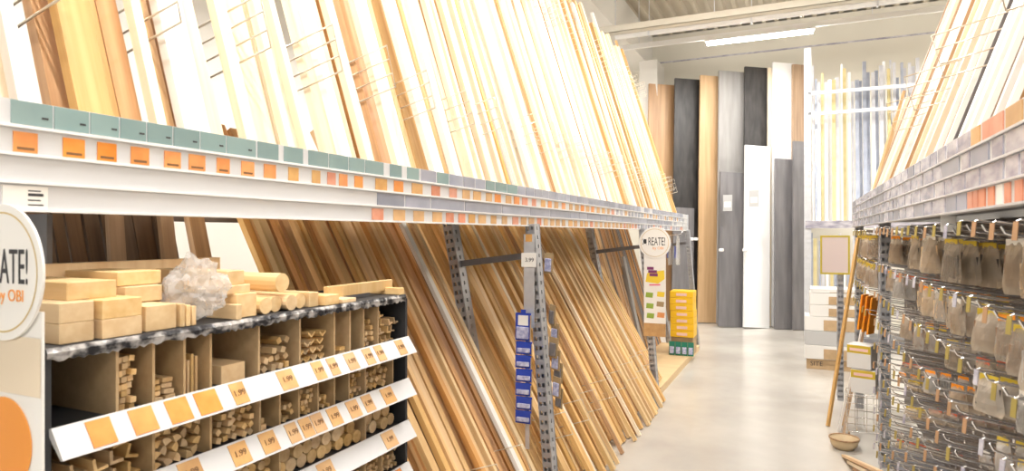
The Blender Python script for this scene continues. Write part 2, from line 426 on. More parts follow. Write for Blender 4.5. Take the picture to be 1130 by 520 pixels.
# upper tier, rear row fills the rack, front row stands forward of it
y = .5
while y < 8.38:
    wy = random.choice([.034, .044, .044, .058, .07, .095]) if y < 3.3 else random.choice([.044, .058, .07, .095])
    if y < 1.1: wy = random.choice([.044, .058, .07])
    y = place_y(y, wy, DIV_U, .05)
    m = random.choices(['pine', 'pine_gold', 'pine_red', 'primed_white'], [6, 2.6, 1.0, .6])[0]
    if y > 7.0: m = random.choices(['pine_gold', 'pine', 'pine_red', 'oak_brown'], [4, 3, 2, 1])[0]
    L = U(2.3, 2.5) if y < 6.9 else U(2.2, 2.48)
    n_, l, g = board_label(m, wy, y, 'upper left rack', 'r')
    lean_board(n_, l, g, y+wy/2, FU, SU+U(-.006, .006), ZU, wy-.003, .03, L, m, layer=.062+U(0, .012))
    y += wy+U(.001, .010)
y = .56
while y < 8.3:
    wy = random.choice([.028, .044, .044, .06, .08])
    y = place_y(y, wy+.03, DIV_U, .08)+.015
    if y > 8.32: break
    m = random.choices(['pine', 'primed_white', 'pine_gold', 'pine_red'], [7, 2, 2, .6])[0]
    if y > 7.2: m = random.choices(['pine_gold', 'pine', 'pine_red'], [3, 3, 1])[0]
    n_, l, g = board_label(m, wy, y, 'upper left rack', 'f')
    lean_board(n_, l, g, y+wy/2, FU, SU+U(-.012, .004), ZU, wy-.002, .028, U(2.2, 2.5), m, roll=U(-.006, .006), layer=U(-.002, .006))
    y += wy+random.choice([.02, .035, .05, .08])+U(0, .03)

# lower tier
def lower_len(z): return z*math.sqrt(1+SL*SL)
y = .75
while y < 8.33:
    wy = random.choice([.028, .036, .044, .058, .07]) if y > 2.2 else random.choice([.036, .05, .07])
    y = place_y(y, wy, DIV_L, .06)
    if y < 1.9: m = random.choices(['brown_shaded', 'oak_brown'], [6, 1. if y < 1.5 else 5])[0]  # behind the bin unit the shade is painted in as dark wood
    elif y < 3.2: m = random.choices(['pine_gold', 'pine_red', 'oak_brown'], [4, 4, 1.6])[0]  # nearest bay: darker mix of woods paints in its shade
    else: m = random.choices(['pine_gold', 'pine_red', 'pine_honey', 'oak_brown'], [5, 2, 3, .5])[0]
    if not (y < 1.9 and random.random() < .13):
        z0 = 0 if y < 5.9 else .071
        if y < 1.84: ft, sl_, la, L = -1.60, .27, .075, 1.95
        elif y > 6.25: ft, sl_, la, L = -1.58, .30, .075, 1.9; m = m if y < 6.9 else random.choice(['lam_slate', 'oak_brown', 'pine_red'])
        else: ft, sl_, la, L = FL-.05, SL, .075, lower_len(U(1.85, 2.1))
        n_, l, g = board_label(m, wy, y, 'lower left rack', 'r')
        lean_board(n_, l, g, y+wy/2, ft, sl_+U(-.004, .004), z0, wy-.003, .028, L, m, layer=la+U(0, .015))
    y += wy+U(.001, .008)
y = 1.87
while y < 5.75:
    wy = random.choice([.02, .024, .034, .034, .044, .06])
    y = place_y(y, wy+.02, DIV_L+[2.82, 2.86, 3.02, 3.08, 3.14], .07)+.01
    m = random.choices(['pine_gold', 'pine_red', 'pine_honey', 'primed_white'], [5, 2, 2.4, .12])[0]
    if y > 3.3: m = random.choices(['pine_gold', 'pine_honey', 'pine', 'pine_red'], [4, 4, 1.2, .8])[0]
    n_, l, g = board_label(m, wy, y, 'lower left rack', 'f')
    ft = FL+(U(-.02, .04) if y < 3.3 else U(-.08, .03))
    lean_board(n_, l, g, y+wy/2, ft, SL+(ft-FL)*.35+U(-.004, .004), 0, wy-.002, .026, lower_len(U(1.75, 2.1)), m, roll=U(-.004, .004))
    y += wy+random.choice([.0, .0, .004, .012, .03])+U(0, .012)
lean_board('primed_batten', 'long pale grey skirting leaning over brown boards beside the bin unit', 'pale battens', 2.84, FL+.045, SL, 0, .036, .02, 1.78, 'primed_white', cat='batten')
# odd boards tilted the other way behind the bin unit
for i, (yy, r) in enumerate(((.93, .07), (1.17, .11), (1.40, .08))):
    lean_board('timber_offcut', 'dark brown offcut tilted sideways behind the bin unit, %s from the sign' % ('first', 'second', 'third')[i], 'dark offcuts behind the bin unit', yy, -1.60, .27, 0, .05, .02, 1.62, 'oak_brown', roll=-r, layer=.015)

# far bay: platform and shop material
rp('platform', boxm(-2.05, -1.18, 5.95, 8.45, 0, .07, 'platform_wood'))
# ================================================================== SMALL-TIMBER BIN UNIT
XU = -1.2; UY0, UY1 = Yat(50, XU), Yat(448, XU)
unit = thing('bin_shelf_unit', 'dark shelf unit of small timber bins with white sloping price rails, near left', 'shelf unit', (XU, (UY0+UY1)/2, 0))
def up(name, x0, x1, y0, y1, z0, z1, m, par=None, bev=0):
    yc = (UY0+UY1)/2
    return ob(name, boxm(x0-XU, x1-XU, y0-yc, y1-yc, z0, z1, m, bev), par or unit)
UD = .34; PITCH = .14; ZT = 1.285
up('side_panel', XU-UD, XU, UY0, UY0+.010, 0, ZT, 'charcoal')
up('side_panel', XU-UD, XU, UY1-.003, UY1+.008, 0, ZT, 'charcoal')
up('back_panel', XU-UD-.012, XU-UD, UY0, UY1, 0, ZT, 'mdf')
up('top_board', XU-UD-.012, XU+.0, UY0, UY1, ZT, ZT+.014, 'charcoal')
LV = [1.145-PITCH*i for i in range(8)]
RAIL = {}
for i, z in enumerate(LV):
    up('shelf_board', XU-UD, XU-.002, UY0+.01, UY1-.003, z-.012, z, 'charcoal')
    bm = bmesh.new()
    yc = (UY0+UY1)/2
    ya, yb = UY0+.006-yc, Yat(459, -1.165)-yc
    # folded white rail: short flat top then a sloping face
    pr = [(0, z+.012), (.006, z+.014), (.040, z-.038), (.034, z-.040), (0, z-.002)]
    A = [bm.verts.new((px_, ya, pz)) for px_, pz in pr]; B = [bm.verts.new((px_, yb, pz)) for px_, pz in pr]
    for k in range(len(pr)): bm.faces.new((A[k], A[(k+1) % 5], B[(k+1) % 5], B[k]))
    bm.faces.new(A[::-1]); bm.faces.new(B)
    RAIL[i] = ob('price_rail', finish(bm, 'rail', 'rail_white'), unit)
# wavy foil strip along the top edge
bm = bmesh.new(); yc = (UY0+UY1)/2; prev = None; k = 0; yy = UY0-yc
while yy < UY1-yc:
    d = .008+.008*random.random(); xx = .003+.004*random.random()
    cur = (bm.verts.new((xx*.4, yy, ZT+.0145)), bm.verts.new((xx+.002, yy, ZT+.006)), bm.verts.new((xx, yy, ZT+.004-d)))
    if prev: bm.faces.new((prev[0], cur[0], cur[1], prev[1])); bm.faces.new((prev[1], cur[1], cur[2], prev[2]))
    prev = cur; yy += .009
ob('edge_foil', finish(bm, 'foil', 'foil'), unit)
# sloped price tags
sl = math.atan2(.034, .052)
def rail_tag(i, pa, pb, m='tag_tan', text=None):
    yc = (UY0+UY1)/2; z = LV[i]
    ya, yb = Yat(pa, -1.175)-yc, Yat(pb, -1.175)-yc
    o = ob('price_tag', boxm(0, .0012, -(yb-ya)/2, (yb-ya)/2, -.056, -.004, m), RAIL[i], (.0068, (ya+yb)/2, z+.0135), (0, -sl, 0))
    if text:
        t = ob('price_print', textm(text, .02, 'print_brown'), RAIL[i], (.0252, (ya+yb)/2, z-.0102), Euler((math.pi/2-sl*0, 0, math.pi/2)))
        t.rotation_euler = (Matrix.Rotation(-sl, 3, 'Y') @ Euler((math.pi/2, 0, math.pi/2)).to_matrix()).to_euler()
for a, b in ((99,126), (146,172), (186,210), (218,242), (257,272), (309,326), (347,358), (364,373), (383,394), (403,412), (416,424), (439,447)): rail_tag(0, a, b, 'tag_orange' if a < 250 else 'tag_tan', '1.99' if a > 250 else None)
for a, b in ((200,224), (256,275), (289,306), (318,330), (333,345), (346,358), (364,376), (385,397), (402,412), (423,435)): rail_tag(1, a, b, 'tag_tan', '1.99')
for a, b in ((353,369), (424,437)): rail_tag(2, a, b, 'tag_tan', '1.99')
for a, b in ((432,446),): rail_tag(3, a, b, 'tag_orange', '1.99')

ROWS = {0: [52,134,174,208,237,290,335,373,390,405,421,448], 1: [52,174,237,291,313,334,355,373,389,407,437,448], 2: [52,180,255,313,407,448], 3: [52,250,330,407,425,448], 4: [52,250,400,448]}
for r, ed in ROWS.items():
    z0, z1 = LV[r], (ZT if r == 0 else LV[r-1]-.012)
    for e in ed[1:-1]:
        yv = Yat(e, XU); up('divider_board', XU-UD, XU-.012, yv-.003, yv+.003, z0, z1, 'mdf')
# ---- contents, each stick lies along x with its end to the aisle
s = .5
SH = {
 'sq': lambda r: [(-r,-r), (r,-r), (r,r), (-r,r)],
 'flat': lambda r: [(-r,-r*.4), (r,-r*.4), (r,r*.4), (-r,r*.4)],
 'round': lambda r: circ(r, 14),
 'ell': lambda r: [(-r,-r), (r,-r), (r,-r*.55), (-r*.55,-r*.55), (-r*.55,r), (-r,r)],
 'quart': lambda r: [(-r,-r)]+[(-r+2*r*math.cos(a*math.pi/10), -r+2*r*math.sin(a*math.pi/10)) for a in range(6)],
 'chev': lambda r: [(-r,-r*.5), (0,r*.35), (r,-r*.5), (r,0), (0,r*.85), (-r,0)],
}
NM = {'sq': 'square_rod', 'flat': 'flat_strip', 'round': 'round_dowel', 'ell': 'angle_bar', 'quart': 'quarter_round_bar', 'chev': 'chevron_bar'}
CT = {'sq': 'rod', 'flat': 'strip', 'round': 'dowel', 'ell': 'bar', 'quart': 'bar', 'chev': 'bar'}
def stick(shape, r, L, X, Y, Z, roll, label, group, yaw=0., pitch=0., m='stick_wood'):
    me = profm(SH[shape](r), L, m, (shape, round(r, 4)))
    R = Matrix.Rotation(yaw, 3, 'Z') @ Matrix.Rotation(pitch, 3, 'Y') @ Matrix.Rotation(-math.pi/2, 3, 'Y') @ Matrix.Rotation(roll, 3, 'Z')
    o = ob(NM[shape], me, None, (X, Y, Z), R.to_euler())
    return tag(o, label, CT[shape], group)
RN = ['top row of bins', 'second row of bins', 'third row of bins', 'fourth row of bins']
def fill(r, pa, pb, shape, rad, rows, label, cell=2.15, jit=.25, rollr=0., drop=0., maxc=99, jx=.02, L=.28):
    y0, y1 = Yat(pa, XU)+.004, Yat(pb, XU)-.004
    if r < 4: label = label+', '+RN[r]
    c = rad*cell; hz = c*(.45 if shape == 'flat' else (.8 if shape == 'chev' else 1))
    nc = min(maxc, max(1, int((y1-y0)/c))); gapc = (y1-y0-nc*c)/max(1, nc) if maxc == 99 else 0
    grp = label
    for j in range(rows):
        for i in range(nc):
            if j >= rows-2 and random.random() < drop: continue
            hexo = (c/2 if (shape == 'round' and j % 2) else 0)
            yy = y0+c/2+i*(c+gapc)+hexo*.9+U(-1, 1)*(c-2*rad)*jit
            q = rad*(1.0+.40*min(1, rollr*2.2)) if shape != 'round' else rad
            if y1-y0 < 2*q: continue
            if shape == 'round' and yy+rad > y1: continue
            yy = min(max(yy, y0+q), y1-q)
            if yy+rad > y1: continue
            zz = LV[r]+hz*(j*(.88 if shape == 'round' else 1)+.5)+.001
            if zz+rad*1.05 > (ZT if r == 0 else LV[r-1]-.012): continue
            stick(shape, rad*(1 if shape == 'round' else .98), L, XU-.022-U(0, jx), yy, zz, U(-1, 1)*rollr+(math.pi/2 if shape in ('flat', 'chev') else 0), label, grp)
fill(0, 134, 162, 'sq', .0058, 8, 'small square rod stacked high beside the empty bin', rollr=.15, cell=2.4)
fill(0, 174, 208, 'flat', .012, 4, 'thin pine slat in a low pile', rollr=.1, drop=.3, cell=2.2)
fill(0, 290, 333, 'sq', .0075, 4, 'pale square rod loose beside the chevron mouldings', rollr=.7, drop=.45, cell=2.9)
fill(0, 335, 368, 'chev', .013, 4, 'pale chevron moulding nested with zigzag ends', drop=.2, cell=2.1)
fill(0, 373, 390, 'flat', .012, 2, 'thin flat slat lying flat in a narrow bin', cell=2.2)
fill(0, 405, 421, 'sq', .0062, 5, 'small square rod filling a narrow bin near the far end', rollr=.5, drop=.3, cell=2.8)
fill(0, 421, 447, 'ell', .011, 4, 'pointed angle moulding in the last bin at the far end', rollr=.3, drop=.35, cell=2.5)
fill(1, 60, 174, 'ell', .014, 4, 'broad angle moulding in the wide zigzag pile, nearest bin', rollr=.3, drop=.25, cell=2.5)
fill(1, 174, 237, 'quart', .0085, 6, 'quarter round moulding piled second bin from the near end', rollr=1.5, drop=.4, cell=2.6)
fill(1, 237, 247, 'flat', .009, 12, 'thin slat stacked neatly against a divider', cell=2.1)
fill(1, 249, 291, 'sq', .0066, 6, 'short square rod in a jumbled heap', rollr=1.5, drop=.4, cell=2.9)
fill(1, 291, 313, 'flat', .016, 2, 'wide flat strip lying in a nearly empty bin', cell=2.1)
fill(1, 313, 334, 'sq', .0058, 3, 'thin square rod in a low bin beside the full one', rollr=1.5, drop=.3, cell=2.8)
fill(1, 334, 355, 'sq', .0058, 8, 'thin square rod packing a bin to the top', rollr=.4, drop=.1, cell=2.5)
fill(1, 355, 373, 'round', .0055, 3, 'slim grey brown round stick in a low bin', rollr=.4, drop=.2, cell=2.4)
fill(1, 389, 407, 'sq', .0055, 9, 'fine square rod packing the narrow bin near the far end', rollr=.4, drop=.1, cell=2.6)
fill(1, 407, 437, 'sq', .0075, 5, 'square rod heaped beside the far end panel', rollr=1.2, drop=.4, cell=2.8)
fill(2, 180, 255, 'round', .0115, 5, 'thin round dowel at the near end', cell=2.06)
fill(2, 255, 313, 'round', .0115, 5, 'thin round dowel stacked in a honeycomb', cell=2.06)
fill(2, 313, 407, 'round', .0185, 4, 'thick round dowel with pale end stacked in the wide bin', cell=2.05)
fill(2, 407, 447, 'round', .0195, 3, 'thick round dowel in the last bin against the end panel', cell=2.1)
fill(3, 330, 407, 'flat', .014, 4, 'flat slat lying low', cell=2.1)
fill(3, 407, 425, 'round', .0065, 7, 'very thin round stick packing a narrow bin', cell=2.2)
fill(3, 425, 447, 'sq', .006, 5, 'very thin square rod in a loose end bin', rollr=1.5, cell=2.9)
# upright slats in the fourth bin, single block in the fifth
y0, y1 = Yat(210, XU), Yat(233, XU)
for i in range(5):
    tag(ob('upright_strip', cbox(.22, .006, .085-.006*(i % 3), 'stick_wood'), None, (XU-.15, y0+.006+i*.0105, LV[0]+.001), (0, 0, 0)), 'flat slat standing on edge in the fourth bin of the top row', 'strip', 'strips on edge in the top row')
def block(name, label, cat, Y, X1, L, wy, h, z, m='block_wood', yaw=0., group=None):
    me = cbox(wy, h, L, m, .0012)      # along local z -> lies along -x
    # local x -> world y, local y -> world z
    R = Matrix(((0, 0, -1), (-1, 0, 0), (0, 1, 0)))
    R = Matrix.Rotation(yaw, 3, 'Z') @ R
    o = ob(name, me, None, (X1, Y, z+h/2), R.to_euler())
    return tag(o, label, cat, group)
block('timber_block', 'pale planed block lying in the fifth bin of the top row', 'block', Yat(268, XU), XU-.03, .2, .07, .045, LV[0]+.001)
# ---- goods on top of the unit
TT = ZT+.0145
g = None
for (y_, x1, L, wy, h, lay, lb) in (
    (.735, -1.215, .20, .062, .037, 0, 'planed block at the bottom near corner of the stack, beside the round sign'),
    (.735, -1.215, .20, .062, .037, 1, 'planed block on the second layer at the near corner, beside the round sign'),
    (.815, -1.205, .24, .080, .037, 0, 'golden block with a dark seam at the bottom middle of the stack'),
    (.815, -1.205, .24, .080, .037, 1, 'pale block laid on the golden block in the middle of the stack'),
    (.785, -1.250, .24, .095, .034, 2, 'wide pale block on top of the near stack'),
    (.905, -1.215, .22, .070, .052, 0, 'thick squared block at the bottom right of the stack'),
    (.920, -1.290, .20, .085, .034, 1.45, 'pinkish block halfway up, right of the near stack'),
    (.925, -1.310, .18, .100, .030, 2.4, 'pale board topping the right of the near stack')):
    block('timber_block', lb+'', 'block', y_, x1, L, wy, h, TT+lay*.0374+.0004)
for i in range(3):
    block('thin_board', 'thin board on edge between the blocks and the plastic film on the bin unit', 'board', .952+i*.014, -1.21, .2, .010, .05-.004*i, TT+.0004, group='slats on edge on the bin unit')
# long back board with a small printed ticket
bb = thing('back_board', 'long pale board on edge along the back of the bin unit top', 'board', (-1.51, .74, TT))
ob('board', boxm(-.01, .01, 0, .56, 0, .135, 'block_wood', .001), bb)
ob('ticket', boxm(.0102, .011, .17, .26, .085, .105, 'header_red'), bb)
# crumpled clear film round the ends of several rods
bm = bmesh.new(); bmesh.ops.create_icosphere(bm, subdivisions=4, radius=1)
rr = random.Random(3)
import mathutils
for v in bm.verts:
    p = v.co.copy(); nz = mathutils.noise.noise(p*2.2)*.30+mathutils.noise.noise(p*7)*.16
    k = 1+nz
    v.co = Vector((p.x*.085*k, p.y*.048*k*(1 if p.z < .4 else .55), p.z*.062*k*(1.0 if p.z < .3 else 1.25)))
mn = min(v.co.z for v in bm.verts)
for v in bm.verts: v.co.z -= mn
fm = finish(bm, 'film', 'film')
tag(ob('plastic_film', fm, None, (-1.27, 1.03, TT+.0005)), 'crumpled clear plastic film wrap on the bin unit top', 'plastic film')
block('timber_block', 'pale square beam on the pile right of the plastic film', 'beam', 1.115, -1.235, .25, .052, .034, TT+.0790)
block('timber_block', 'white-topped flat board under the pale beam right of the plastic film', 'board', 1.115, -1.225, .24, .070, .020, TT+.0585)
block('timber_block', 'golden block at the bottom right of the plastic film', 'block', 1.13, -1.215, .22, .060, .0575, TT+.0005)
block('thin_board', 'loose tilted board sticking out beside the plastic film', 'board', 1.089, -1.195, .10, .016, .035, TT+.0005, yaw=.0)
R4 = .0205
def rod_top(Y, X1, L, r, z, lb):
    stick('round', r, L, X1, Y, z, 0, lb, 'round dowels on the bin unit top', m='block_wood')
ys = [1.19, 1.234, 1.278, 1.322]
for i, yv in enumerate(ys): rod_top(yv, -1.215-.012*(i % 2), .24, R4, TT+R4+.0005, 'pale round dowel lying %s in the bottom row on the bin unit top' % ('first', 'second', 'third', 'fourth')[i])
rod_top(1.255, -1.225, .27, .0245, TT+.0745, 'thick pale round dowel lying on top of the other dowels on the bin unit')
block('timber_block', 'small squared offcut next to the round dowels', 'offcut', 1.368, -1.22, .20, .036, .04, TT+.0005)
block('timber_block', 'short pale block further along from the round dowels', 'block', 1.425, -1.205, .16, .06, .028, TT+.0005)
block('thin_board', 'thin pale slat lying flat next to the short block', 'board', 1.495, -1.20, .22, .06, .012, TT+.0005)
tag(ob('timber_plank', boxm(-.009, .009, 0, .33, 0, .034, 'block_wood', .001), None, (-1.26, 1.462, TT+.013), (0, 0, .02)), 'long plank on edge along the far half of the bin unit top', 'plank')
block('timber_block', 'little offcut at the very far end of the bin unit top', 'offcut', 1.762, -1.20, .12, .028, .022, TT+.0005)

# ================================================================== ROUND SIGNS
def face_sign(loc, R, bw, bh, name, label, near):
    t = thing(name, label, 'sign', loc)
    disc = ob('sign_disc', profm(circ(R, 56), .004, 'sign_white'), t, (0, 0, 0), (math.pi/2, 0, 0))
    bm = bmesh.new(); pr = []
    n = 72; r0, r1 = R*.86, R*.885
    vs_ = [[bm.verts.new((r*math.cos(2*math.pi*k/n), -.0046, r*math.sin(2*math.pi*k/n))) for k in range(n)] for r in (r0, r1)]
    for k in range(n): bm.faces.new((vs_[0][k], vs_[0][(k+1) % n], vs_[1][(k+1) % n], vs_[1][k]))
    ob('gold_ring', finish(bm, 'ring', 'gold'), t)
    bd = ob('sign_board', boxm(-bw/2, bw/2, -.002, .002, -bh, -R*.55, 'sign_white'), t, (0, .004, 0))
    sz = R*.50
    c0 = ob('lettering', textm('REATE!', sz, 'print_dark'), t, (R*.13, -.0048, R*.06), (math.pi/2, 0, 0)); c0.scale = (.70, 1.45, 1)
    bx_ = ob('letter_tile', boxm(-R*.13, R*.13, -.0008, 0, -R*.17, R*.2, 'print_dark'), t, (-R*.64, -.0046, R*.05))
    c1 = ob('lettering', textm('C', sz, 'sign_white'), t, (-R*.64, -.0056, R*.06), (math.pi/2, 0, 0)); c1.scale = (.8, 1.2, 1)
    c2 = ob('lettering', textm('by OBI', R*.22, 'print_orange'), t, (R*.22, -.0048, -R*.34), (math.pi/2, 0, 0)); c2.scale = (1.1, 1.1, 1)
    return t
ns = face_sign((-1.205, .612, 1.437), .113, .20, 1.437, 'standing_sign', 'round white CREATE sign with gold ring at the near left edge, before the bin unit', True)
ob('printed_panel', boxm(-.098, .098, -.0005, .0, -.2, -.105, 'sign_cream'), ns, (0, .001, 0))
o = ob('orange_spot', profm(circ(.075, 40), .0008, 'print_orange'), ns, (.0, .0012, -.283), (math.pi/2, 0, 0))
fs = face_sign((Xat(723, 5.86), 5.84, Zat(268, -1.28, 5.84)), .145, .20, .86, 'hanging_sign', 'smaller CREATE sign board hanging on the rack post by the yellow boxes', False)
def deco(nm, me, x, z, dy=.0012): return ob(nm, me, fs, (x, dy, z), (math.pi/2, 0, 0))
deco('yellow_splash', profm([(-.085,-.06), (.03,-.075), (.09,-.03), (.085,.05), (.02,.04), (-.07,.02)], .0007, 'splash_yellow'), .0, -.30)
for k, (x, z, wd) in enumerate(((-.04, -.235, .06), (-.02, -.265, .08), (-.01, -.295, .075))):
    deco('purple_band', profm([(-wd/2,-.013), (wd/2,-.013), (wd/2,.013), (-wd/2,.013)], .0007, 'splash_purple'), x, z, -.0004)
deco('pink_print', profm([(-.05,-.01), (.05,-.006), (.05,.008), (-.05,.004)], .0007, 'splash_pink'), 0, -.385)
for x, z, m in ((-.05,-.48,'splash_green'), (.055,-.47,'splash_yellow'), (-.045,-.58,'splash_green'), (.05,-.56,'pack_tan'), (-.04,-.67,'splash_green'), (.055,-.66,'tag_orange')):
    deco('picture_spot', profm([(-.035,-.022), (.03,-.026), (.036,.02), (-.03,.024)], .0007, m), x, z)
deco('base_band', profm([(-.1,-.06), (.1,-.06), (.1,.06), (-.1,.06)], .0006, 'tag_tan'), 0, -.80)

# ================================================================== CLIP STRIPS ON THE LEFT POST
YP = 3.14
pl = thing('price_sign_strip', 'grey hanging strip with a white price card on the left rack post', 'price sign', (-1.315, YP-.02, 0))
ob('strip', boxm(-.03, .03, -.003, .0, 1.0, 1.50, 'galv'), pl)
ob('card_holder', boxm(-.042, .042, -.008, -.003, 1.325, 1.40, 'sign_white'), pl)
ob('card_print', textm('3.99', .03, 'print_dark'), pl, (.005, -.0085, 1.362), (math.pi/2, 0, 0))
ob('top_label', boxm(-.018, .018, -.006, -.003, 1.46, 1.50, 'tag_tan'), pl)
cst = tag(ob('clip_strip', boxm(-.012, .012, 0, .002, .36, 1.06, 'galv'), None, (-1.315, YP-.045, 0)), 'thin clip strip carrying the column of blue packs on the post', 'clip strip')
for k in range(7):
    zt = Zat(345, -1.33, 3.1)-(0 if k == 0 else .150+.073*(k-1))
    hh = .145 if k == 0 else .068
    t = thing('blue_pack', 'blue blister pack %s in the column on the left post' % ('topmost, with a white label,', 'second from the top', 'third from the top', 'fourth from the top', 'fifth from the top', 'sixth from the top', 'lowest')[k], 'blister pack', (-1.33+.004*(k % 2), YP-.062, zt), (-.03, 0, U(-.1, .1)), 'blue packs on the post')
    ob('backing_card', boxm(-.045, .045, -.002, .002, -hh, 0, 'pack_blue'), t)
    if k == 0: ob('hang_tab', boxm(-.014, .014, -.002, .002, 0, .018, 'pack_blue'), t)
    ob('blister', boxm(-.036, .036, -.014, -.002, -hh+.01, -hh*.5, 'pack_window', .003), t)
    if k == 0: ob('white_label', boxm(-.03, .03, -.003, -.002, -hh*.45, -.012, 'sign_white'), t)
    ob('side_label', boxm(.045, .046, -.012, .002, -hh, -.01, 'pack_tan'), t)
for k in range(8):
    z = (1.40, 1.12, 1.02, .95, .88, .81, .74, .68)[k]
    t = thing('tan_pack', 'tan backed pack clipped on the far side of the left post, %s from the top' % ('first', 'second', 'third', 'fourth', 'fifth', 'sixth', 'seventh', 'eighth')[k], 'pack', (-1.315+.118+.004*k-.08*(z-.7)*.4, YP+.03+.02*(k % 3), z), (0, .06, -.5+U(-.2, .2)), 'tan packs on the post')
    ob('backing_card', boxm(-.03, .03, -.002, .002, -.11, 0, 'pack_tan'), t)
    ob('blister', boxm(-.022, .022, -.012, -.002, -.10, -.03, 'lam_slate' if k % 2 else 'pack_window', .003), t)

# ================================================================== FAR LEFT BAY GOODS
YB = 6.9
for i in range(7):
    o = thing('yellow_box', 'yellow box %s in the stack beside the hanging CREATE sign' % ('at the bottom', 'second from the bottom', 'third from the bottom', 'fourth from the bottom', 'fifth from the bottom', 'sixth from the bottom', 'on top')[i], 'box', (-1.27+U(-.006, .006), 7.78, .2815+i*.078), group='yellow boxes in the far bay')
    hh = .076
    ob('carton', boxm(-.135, .135, -.13, .13, 0, hh, 'box_yellow', .004), o)
    ob('front_label', boxm(-.06, .06, -.132, -.13, .02, .052, 'label_pink'), o)
st = tag(ob('stool_crate', boxm(-.13, .13, -.13, .13, 0, .208, 'cardboard', .004), None, (-1.27, 7.80, .0712)), 'low cardboard crate under the yellow boxes', 'crate')
for i in range(4):
    t = thing('green_pack', 'green blister pack in front of the cardboard crate, %s from the left' % ('first', 'second', 'third', 'fourth')[i], 'blister pack', (-1.375+i*.072, 7.60, .0735), (-.08, 0, 0), 'green packs in the far bay')
    ob('backing_card', boxm(-.034, .034, 0, .003, 0, .16, 'pack_green'), t); ob('blister', boxm(-.024, .024, -.014, 0, .02, .10, 'pack_window', .003), t)
t = thing('yellow_marker', 'tall narrow yellow display card on the platform corner', 'display card', (-1.245, 8.2, .0712), (0, 0, .2))
ob('card', boxm(-.04, .04, -.012, .012, 0, .46, 'header_yellow'), t); ob('foot', boxm(-.06, .06, -.05, .05, 0, .012, 'header_yellow'), t)
for i in range(6):
    tag(ob('white_batten', cbox(.022, .03, (.36+.02*i), 'primed_white'), None, (-1.30-.015*i, 6.12+i*.065, .082), (.0, -.62, 0)), 'white moulding splayed low at the foot of the far bay', 'batten', 'white mouldings in the far bay')
for i in range(3):
    tag(ob('grey_plank', cbox(.02, .09, 1.2-.1*i, 'lam_grey'), None, (-1.50-.02*i, 6.75+i*.12, .082), (0, -.20-.03*i, 0)), 'grey plank leaning at the back of the far bay, behind the hanging sign', 'plank', 'grey planks in the far bay')
hb = thing('bag_hanger', 'wire hanger with clear and blue bags under the far end of the left rail', 'hanger', (-1.40, 7.4, 1.5))
ob('arm', tubem([[(-.2, 0, -.03), (.16, 0, 0), (.18, 0, .03)]], .006, 'chrome'), hb)
def pouch(wd, ht, th, m, key):
    k = ('pouch', key, m, round(wd, 3), round(ht, 3))
    if k in _cache: return _cache[k]
    bm = bmesh.new(); nx, nz = 6, 7
    rr = random.Random(key)
    F_, B_ = [], []
    for j in range(nz+1):
        v = j/nz; half = wd/2*(.60+.40*min(1, v*1.25))*(1-.12*max(0, v-.9)/.1)
        puff = th*math.sin(math.pi*min(1, max(0, (v-.12)/.88)))**.7 if v > .12 else .0008
        ro, rb = [], []
        for i in range(nx+1):
            u = i/nx*2-1; e = max(0, 1-u*u)**.5
            n_ = (rr.random()-.5)*th*.7*e
            ro.append(bm.verts.new((-(puff*e+.0008)-abs(n_) if v > .12 else -.001, u*half, -v*ht)))
            rb.append(bm.verts.new(((puff*e*.5+.0008), u*half, -v*ht)))
        F_.append(ro); B_.append(rb)
    for G in (F_, B_):
        for j in range(nz):
            for i in range(nx): bm.faces.new((G[j][i], G[j][i+1], G[j+1][i+1], G[j+1][i]))
    for j in range(nz):
        for i in (0, nx): bm.faces.new((F_[j][i], F_[j+1][i], B_[j+1][i], B_[j][i]))
    for j in (0, nz):
        for i in range(nx): bm.faces.new((F_[j][i], F_[j][i+1], B_[j][i+1], B_[j][i]))
    _cache[k] = finish(bm, 'pouch', m, False); return _cache[k]
for i in range(4):
    t = thing('hanging_bag', 'clear bag hanging %s under the far end of the left rail' % ('innermost', 'second', 'third', 'outermost with a blue card')[i], 'bag', (-1.54+.09*i, 7.4, 1.485), (0, 0, U(-.15, .15)), 'bags under the left rail')
    ob('pouch', pouch(.16, .34, .02, 'plastic_bag_clear', 91), t)
    if i > 1: ob('blue_card', boxm(-.024, -.022, -.05, .05, -.26, -.12, 'pack_blue'), t)

